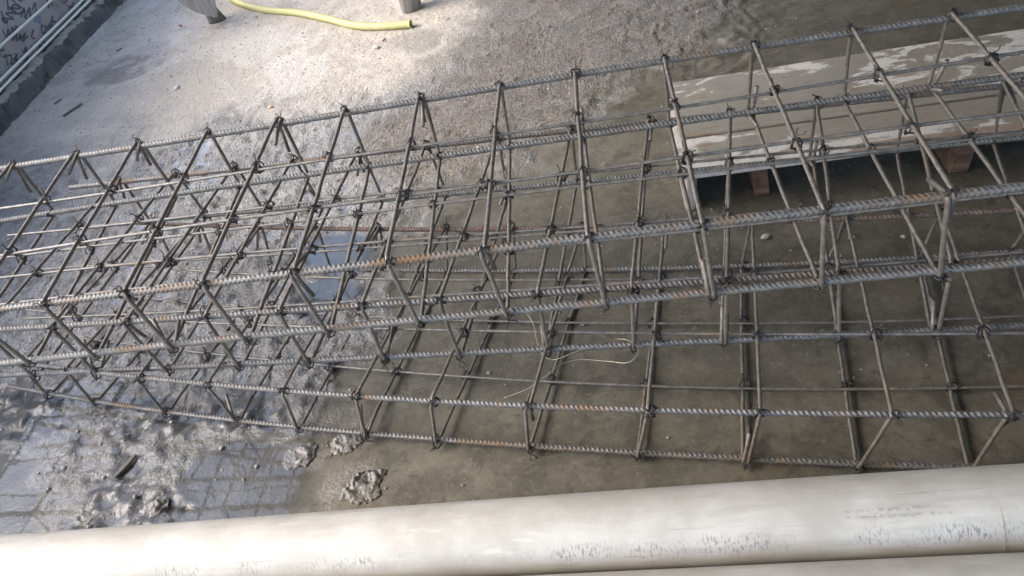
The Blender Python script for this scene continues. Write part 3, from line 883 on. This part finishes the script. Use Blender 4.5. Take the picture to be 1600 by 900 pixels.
# ------------------------------------------------------------------ wooden posts
def lathe_sq(sections, seed, n=20):
    """sections: (z, cx, cy, rx, ry, squareness)"""
    rg = np.random.default_rng(seed); V = []
    ph = rg.random(6) * 6
    for z, cx, cy, rx, ry, sq in sections:
        for k in range(n):
            t = 2 * np.pi * k / n
            c_, s_ = math.cos(t), math.sin(t)
            e = 1 - sq * .75
            q = (abs(c_) ** (2 / max(e, .2)) + abs(s_) ** (2 / max(e, .2))) ** (-max(e, .2) / 2) if sq > 0 else 1
            w_ = 1 + .05 * math.sin(3 * t + ph[0]) + .03 * math.sin(7 * t + ph[1] + z * 3)
            V.append((cx + rx * c_ * q * w_, cy + ry * s_ * q * w_, z))
    m_ = len(sections); F = []
    for i in range(m_ - 1):
        for k in range(n):
            k2 = (k + 1) % n
            F.append((i * n + k, i * n + k2, (i + 1) * n + k2, (i + 1) * n + k))
    me = bpy.data.meshes.new('post'); me.from_pydata(V, [], F + [tuple(range(n))[::-1], tuple(range((m_ - 1) * n, m_ * n))]); me.update()
    me.polygons.foreach_set('use_smooth', np.full(len(me.polygons), True)); return me

root = empty('trestle_leg', (-1.395, 5.12, .010), R(16))
tag(root, 'splayed grey wooden leg with a pointed board nailed to it', 'wooden leg')
link('leg_post', lathe_sq([(.0, .0, .0, .056, .035, .3), (.025, -.002, 0, .052, .034, .3), (.09, -.014, 0, .040, .032, .3), (.2, -.03, 0, .036, .03, .4), (.75, -.13, .03, .04, .035, .5), (.95, -.16, .04, .04, .035, .5)], 5), M['dark_grey_wood'], root)
# pointed board: outline in the local x/z plane
outl = [(-.012, .055), (.004, .050), (.02, .085), (.05, .20), (.085, .42), (.15, .95), (-.30, .95), (-.245, .45), (-.20, .30), (-.155, .185), (-.10, .12), (-.05, .08)]
n = len(outl)
V = [(x, -.050 - .02 * z, z) for x, z in outl] + [(x, -.078 - .02 * z, z) for x, z in outl]
F = [tuple(range(n)), tuple(range(n, 2 * n))[::-1]] + [(k, k + n, (k + 1) % n + n, (k + 1) % n) for k in range(n)]
me = bpy.data.meshes.new('leg_board'); me.from_pydata(V, [], F); me.update()
o = link('leg_board', me, M['pale_wood'], root)
for x, z in ((-.10, .26), (-.03, .38)):
    V, F = tube([(x, -.080 - .02 * z, z), (x, -.086 - .02 * z, z)], .009, 10)
    link('nail_head', mesh_any('nail_head', V, F), M['tie_wire'], root)
root = empty('wooden_post', (-.145, 4.42, .008))
tag(root, 'round grey wooden post foot right of the yellow hose end', 'post')
link('post_shaft', lathe_sq([(.0, .0, .0, .054, .05, .15), (.012, -.0, 0, .060, .056, .15), (.05, .002, 0, .062, .058, .15), (.16, .004, 0, .066, .06, .1), (.5, .0, .01, .068, .062, .1), (1.0, -.005, .02, .07, .064, .1)], 8, 26), M['grey_wood'], root)

# ------------------------------------------------------------------ graffiti wall, kerb and rods in the far left corner
KB = np.array([-2.51, 4.33, 0]); KD = np.array([.132, .991, 0]); KN = np.array([.991, -.132, 0])
def wall_m():
    m = Matrix(((KD[0], -KN[0], 0, KB[0]), (KD[1], -KN[1], 0, KB[1]), (0, 0, 1, 0), (0, 0, 0, 1)))
    return m        # local x along the wall, local y away from the yard, z up
def place(o):
    e = wall_m(); o.matrix_world = e
U = np.arange(-3.0, 3.4, .013); prof = [(-.02, -.02), (-.006, .03), (.0, .085), (.006, .118), (.024, .130), (.050, .133), (.076, .130), (.086, .10), (.086, -.02)]
V = []
for u_ in U:
    nn = fbm(np.array([u_]), np.array([3.3]), 7, 201, 4)[0] - .5
    for k, (y, z) in enumerate(prof):
        jj_ = (fbm(np.array([u_]), np.array([k * .35]), 30, 211, 3)[0] - .5) * (1 if 1 <= k <= 6 else 0)
        V.append((u_, y + jj_ * .050 + nn * .035 * (k < 6), z + jj_ * .040 + nn * .022 * (2 <= k <= 6)))
n = len(prof)
def kf(ks): return [(i * n + k, i * n + k + 1, (i + 1) * n + k + 1, (i + 1) * n + k) for i in range(len(U) - 1) for k in ks]
kr = bpy.data.objects.new('concrete_kerb', None); col.objects.link(kr); place(kr)
tag(kr, 'crumbling concrete kerb along the foot of the graffiti wall', 'kerb')
link('kerb_face', mesh_np('kerb_face', V, kf(range(0, 3))), M['shaded_kerb'], kr)['label'] = 'dark face of the kerb, its shade painted in'
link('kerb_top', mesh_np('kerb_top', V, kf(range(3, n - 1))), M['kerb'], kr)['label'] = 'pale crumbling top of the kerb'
wl = bpy.data.objects.new('graffiti_wall', None); col.objects.link(wl); place(wl)
tag(wl, 'grey wall covered in dark scribbled graffiti, far left corner', 'wall')
V, F = box(-3.2, 3.6, .094, .25, -.05, 1.15)
link('wall_face', mesh_np('wall_face', V, F, False), M['wall'], wl)
ST = [[(0.875, 0.219), (0.907, 0.23), (0.926, 0.212), (0.897, 0.195), (0.861, 0.197), (0.875, 0.219)], [(0.952, 0.215), (0.929, 0.191)], [(0.982, 0.213), (0.958, 0.189), (1.007, 0.207), (0.992, 0.184)], [(1.068, 0.23), (1.023, 0.21), (1.061, 0.194), (1.016, 0.213), (1.006, 0.183)], [(1.282, 0.228), (1.298, 0.197), (1.343, 0.194)], [(1.298, 0.197), (1.267, 0.159)], [(1.326, 0.191), (1.383, 0.204)], [(1.057, 0.147), (1.064, 0.119), (1.105, 0.131), (1.05, 0.11)], [(1.117, 0.131), (1.103, 0.097)], [(1.156, 0.125), (1.137, 0.087)], [(1.255, 0.134), (1.292, 0.134), (1.314, 0.115), (1.272, 0.112), (1.23, 0.114), (1.246, 0.095), (1.29, 0.099), (1.261, 0.121), (1.255, 0.134)], [(0.71, 0.139), (0.757, 0.147), (0.766, 0.128), (0.721, 0.129), (0.692, 0.123), (0.709, 0.106), (0.743, 0.114), (0.719, 0.135)], [(0.538, 0.363), (0.531, 0.344), (0.53, 0.318), (0.589, 0.346), (0.561, 0.313), (0.632, 0.337), (0.605, 0.303), (0.67, 0.33), (0.661, 0.302)], [(0.546, 0.302), (0.599, 0.306), (0.557, 0.283), (0.637, 0.299), (0.583, 0.267), (0.665, 0.277), (0.621, 0.259), (0.716, 0.264), (0.637, 0.243), (0.719, 0.244)], [(0.427, 0.256), (0.388, 0.201)], [(0.395, 0.253), (0.462, 0.235)], [(0.472, 0.235), (0.431, 0.199)], [(0.495, 0.224), (0.52, 0.208), (0.46, 0.204), (0.502, 0.189), (0.44, 0.185), (0.414, 0.207)], [(0.416, 0.127), (0.453, 0.133)], [(0.48, 0.138), (0.478, 0.109)], [(0.529, 0.138), (0.537, 0.109), (0.569, 0.124)], [(0.618, 0.137), (0.645, 0.134), (0.629, 0.126)], [(0.587, 0.214), (0.585, 0.192), (0.635, 0.206), (0.613, 0.184)], [(0.693, 0.19), (0.681, 0.167)], [(0.837, 0.135), (0.831, 0.108), (0.879, 0.126), (0.869, 0.096), (0.922, 0.116)], [(1.464, 0.173), (1.443, 0.15), (1.507, 0.166), (1.489, 0.137)], [(0.762, 0.346), (0.843, 0.368), (0.792, 0.325), (0.897, 0.356), (0.845, 0.312)], [(0.589, 0.4), (0.606, 0.379), (0.644, 0.386)], [(0.907, 0.334), (0.976, 0.353), (0.932, 0.314)], [(0.405, 0.293), (0.424, 0.28), (0.446, 0.283)], [(0.807, 0.249), (0.742, 0.225), (0.766, 0.205)]]
_ex = []
for q_, st in enumerate(ST):
    r3 = random.Random(900 + q_)
    k_ = r3.uniform(1.1, 1.7); u0, v0 = st[0]; du, dv = r3.uniform(-.18, .30), r3.uniform(.02, .24)
    _ex.append([(u0 + du + (u_ - u0) * k_ * (-1 if q_ % 3 == 0 else 1), v0 + dv + (v_ - v0) * k_) for u_, v_ in st])
for st in ST + _ex[::2]:
    pts = smooth_path([(u_, .092, v_) for u_, v_ in st], 5)
    T, N, B = frames(pts)
    side = np.cross(T, [0, 1, 0]); side /= np.linalg.norm(side, axis=1)[:, None] + 1e-9
    wd = .0058 * (.7 + .6 * rng.random(len(pts)))[:, None]
    a, b = pts - side * wd, pts + side * wd
    V = np.vstack([a, b]); k = len(a)
    F = [(i, i + 1, k + i + 1, k + i) for i in range(k - 1)]
    link('graffiti_stroke', mesh_np('graffiti_stroke', V, F, False), M['graffiti'], wl)
for v0 in (.27, .275):
    pts = np.array([(.86 + .02 * k + 4 * (v0 - .27), .0915, v0 + .03 * math.sin(k * 2.2)) for k in range(5)])
    V, F = tube(pts, .006, 6); V[:, 1] = .0925 + (V[:, 1] - .0925) * .15
    link('blue_smear', mesh_any('blue_smear', V, F), M['blue'], wl)
for z, y, r_, lab in ((.108, .060, .0085, 'lowest'), (.162, .070, .0085, 'middle'), (.312, .078, .0085, 'highest')):
    P = np.stack([np.linspace(-3, 3.4, 60), np.full(60, y) + .002 * rng.normal(size=60).cumsum() * .2, z + .0015 * rng.normal(size=60).cumsum() * .3], -1)
    if z < .11: P[:, 2] += .042; P[:, 1] -= .005
    if z > .11 and z < .2: P[:, 2] += .022
    V, F = tube(P, r_, 8)
    o = link('metal_rod', mesh_any('metal_rod', V, F), M['rod']); place(o)
    tag(o, lab + ' of the three pale rods running along the graffiti wall', 'rod', 'pale rods along the wall')

# ------------------------------------------------------------------ crumbs, stones, mortar clumps, splinters
def rock(seed, sx, sy, sz, sub=2, rough=.28):
    import bmesh
    bm = bmesh.new(); bmesh.ops.create_icosphere(bm, subdivisions=sub, radius=1)
    rg = np.random.default_rng(seed); dirs = rg.normal(size=(9, 3)); dirs /= np.linalg.norm(dirs, axis=1)[:, None]; am = rg.random(9) * rough
    for v in bm.verts:
        p = np.array(v.co); q = 1 - sum(a * max(0, p @ d - .45) * 1.6 for a, d in zip(am, dirs))
        v.co = Vector((p[0] * q * sx, p[1] * q * sy, p[2] * q * sz))
    me = bpy.data.meshes.new('rock'); bm.to_mesh(me); bm.free(); return me
def stone(name, x, y, s, mat, label, cat, seed, flat=.6, group=None):
    me = rock(seed, s, s * random.uniform(.65, .95), s * flat)
    o = link(name, me, M[mat]); o.location = (x, y, max(ground_z(x, y), -.008) + s * flat * .55); o.rotation_euler = (random.uniform(-.3, .3), random.uniform(-.3, .3), random.uniform(0, 6))
    tag(o, label, cat, group)
    return o
stone('stone', -.369, 3.992, .026, 'pale_stone', 'pale flat stone on the dry floor below the yellow hose', 'stone', 1, .4)
stone('stone', -1.515, 4.183, .022, 'pale_stone', 'pale stone on the dry floor beneath the wooden leg', 'stone', 2)
stone('brick_crumb', -.931, 3.617, .017, 'orange', 'small orange brick crumb above the topmost cage bar', 'brick crumb', 3)
stone('brick_crumb', -1.657, 5.202, .016, 'brick', 'reddish brick crumb left of the wooden leg', 'brick crumb', 4)
stone('stone', .814, 1.758, .017, 'stone', 'pale stone under water below the platform end batten', 'stone', 5)
stone('stone', 1.173, 1.599, .012, 'stone', 'small pale pebble under the cages at the right', 'stone', 6)
stone('stone', -.129, 1.503, .009, 'stone', 'tiny pale pebble on the flooded slab left of the loose wire', 'stone', 7)
PEB = [(-1.61, 1.691, 'dark pebble nearest the left edge on the grey mud'), (-1.494, 1.762, 'dark pebble just below the left end of the bottom cage'),
       (-1.322, 1.627, 'dark pebble between the bottom cage and the pointed splinter'), (-1.422, 1.571, 'dark pebble left of the pointed splinter in the mud'),
       (-1.28, 1.494, 'dark pebble at the lower left tip of the pointed splinter'), (-1.454, 1.868, 'dark pebble under the first stirrups of the bottom cage'),
       (-1.156, 1.382, 'dark pebble just left of the lower left mud clump'), (-.816, 1.387, 'upper of the two pebbles in the mirrored lower left puddle'),
       (-.85, 1.354, 'lower of the two pebbles in the mirrored lower left puddle'), (-.93, 1.487, 'dark pebble at the upper edge of the mirrored puddle')]
for i, (x, y, lb) in enumerate(PEB):
    stone('pebble', x, y, random.uniform(.006, .011), 'stone', lb, 'pebble', 20 + i, .7, 'dark pebbles on the lower left mud')
def clump(x, y, s, n, label, seed):
    """crumbled mortar: a relief with ragged outline, open below"""
    m_ = 64; g_ = np.linspace(-1.3 * s, 1.3 * s, m_); X, Y = np.meshgrid(g_, g_, indexing='ij')
    an = np.arctan2(Y, X); rr = np.hypot(X, Y * 1.3) / s * (1 + 1.1 * (fbm(X, Y, 26, seed + 40, 3) - .5))
    body = np.exp(-((rr - .62) / .26) ** 2) * (.55 + .45 * np.cos(an - n)) + .35 * np.exp(-(rr / .5) ** 2)
    f1 = fbm(X + seed, Y + seed * .7, 42, seed, 4, .62); f2 = 1 - np.abs(2 * fbm(X - seed, Y, 70, seed + 9, 3, .6) - 1)
    Z = s * .5 * (body * (.35 + 1.5 * (f1 - .35)) + .22 * (f2 - .8) - .20)
    Z = np.where(rr > 1.2, -.01, Z)
    V = np.stack([X, Y, Z], -1).reshape(-1, 3); V[:, :2] += np.random.default_rng(seed).normal(size=(len(V), 2)) * s * .008
    a_ = (np.arange(m_ - 1)[:, None] * m_ + np.arange(m_ - 1)[None]).ravel(); F = np.stack([a_, a_ + m_, a_ + m_ + 1, a_ + 1], -1)
    F = F[(V[F][:, :, 2] > -.004).any(1)]
    me = mesh_np('mortar_clump', V, F)
    o = link('mortar_clump', me, M['mortar_clump']); o.location = (x, y, .0005 if ground_z(x, y) < 0 else ground_z(x, y)); tag(o, label, 'mortar clump')
clump(-.515, 1.225, .062, 2.0, 'horseshoe-shaped wet mortar clump nearest the white pipe', 31)
clump(-.693, 1.382, .038, .3, 'small wet mortar clump left of the horseshoe-shaped one', 32)
clump(-1.105, 1.335, .034, 1.0, 'grey mud clump at the far edge of the lower left puddle', 34)
clump(-1.30, 1.36, .030, 4.0, 'grey mud clump close to the white pipe, lower left', 35)
clump(-.555, 1.391, .052, 2.9, 'wet mortar clump under the near bottom bar of the splayed cage', 33)
def splinter(x0, y0, x1, y1, wd, label, z=.012):
    L_ = math.hypot(x1 - x0, y1 - y0); n = 7
    V = []
    for i in range(n):
        t = i / (n - 1); k = wd * (.35 + .65 * math.sin(math.pi * min(max(t, .08), .95)) ** .5)
        V += [(t * L_, -k, 0), (t * L_, k * .8, 0), (t * L_, k * .6, wd * .7), (t * L_, -k * .7, wd * .6)]
    F = [(i * 4 + k, i * 4 + (k + 1) % 4, (i + 1) * 4 + (k + 1) % 4, (i + 1) * 4 + k) for i in range(n - 1) for k in range(4)] + [(3, 2, 1, 0), tuple(range((n - 1) * 4, n * 4))]
    me = bpy.data.meshes.new('splinter'); me.from_pydata(V, [], F); me.update()
    o = link('wood_splinter', me, M['dark_wood']); o.location = (x0, y0, max(ground_z(x0, y0), 0) + z * .3); o.rotation_euler = (0, R(-2), math.atan2(y1 - y0, x1 - x0))
    tag(o, label, 'splinter')
splinter(-2.174, 4.212, -2.09, 4.31, .010, 'dark wood splinter on the pale floor near the kerb')
splinter(-1.240, 1.478, -1.190, 1.540, .010, 'dark pointed splinter stuck in the grey mud, lower left')

CH = [(-2.29, 4.43, .05, 'dark wood chip nearest the kerb on the pale floor'), (-2.06, 5.05, .04, 'small dark chip beside the damp patch near the kerb'), (-.33, 4.05, .035, 'tiny dark twig touching the underside of the yellow hose')]
for x_, y_, l_, t_ in CH:
    a_ = random.uniform(.3, 1.1)
    splinter(x_, y_, x_ + l_ * math.cos(a_), y_ + l_ * math.sin(a_), .006, t_)

# loose grit too fine to count
rg = np.random.default_rng(77)
base = [rock(300 + k, 1, 1, .7, 1, .5) for k in range(5)]
bv = [(np.array([v.co[:] for v in b_.vertices]), np.array([tuple(p.vertices) for p in b_.polygons])) for b_ in base]
Vs, Fs, o_ = [], [], 0
cnt = 0
for k in range(22000):
    x = rg.uniform(-2.9, 1.6); y = rg.uniform(1.1, 6.8)
    i = int(np.searchsorted(xs, x)); j = int(np.searchsorted(ys, y))
    d = .8 * float(sand[i, j]) + .75 * float(1 - slab[i, j]) * (1 - float(sand[i, j])) * (1 - .6 * float(damp[i, j])) + .12 * float(slab[i, j])
    if float(pudm[i, j]) > .5: d *= .15
    if rg.random() > d: continue
    s = .0018 + .0055 * rg.random() ** 3.5 + (.006 if rg.random() < .012 else 0)
    V_, F_ = bv[k % 5]; a = rg.random() * 6; c_, q_ = math.cos(a), math.sin(a)
    V_ = V_ @ np.array([[c_, q_, 0], [-q_, c_, 0], [0, 0, 1]]) * s + [x, y, float(H[i, j]) + s * .3]
    Vs.append(V_); Fs.append(F_ + o_); o_ += len(V_); cnt += 1
for b_ in base: bpy.data.meshes.remove(b_)
tag(link('loose_grit', mesh_np('loose_grit', np.vstack(Vs), np.vstack(Fs), False), M['stone']), 'fine loose grit scattered over the floor', 'grit', kind='stuff')
print('grit', cnt, 'tris', sum(len(o.data.loops) - 2 * len(o.data.polygons) for o in bpy.data.objects if o.type == 'MESH'))
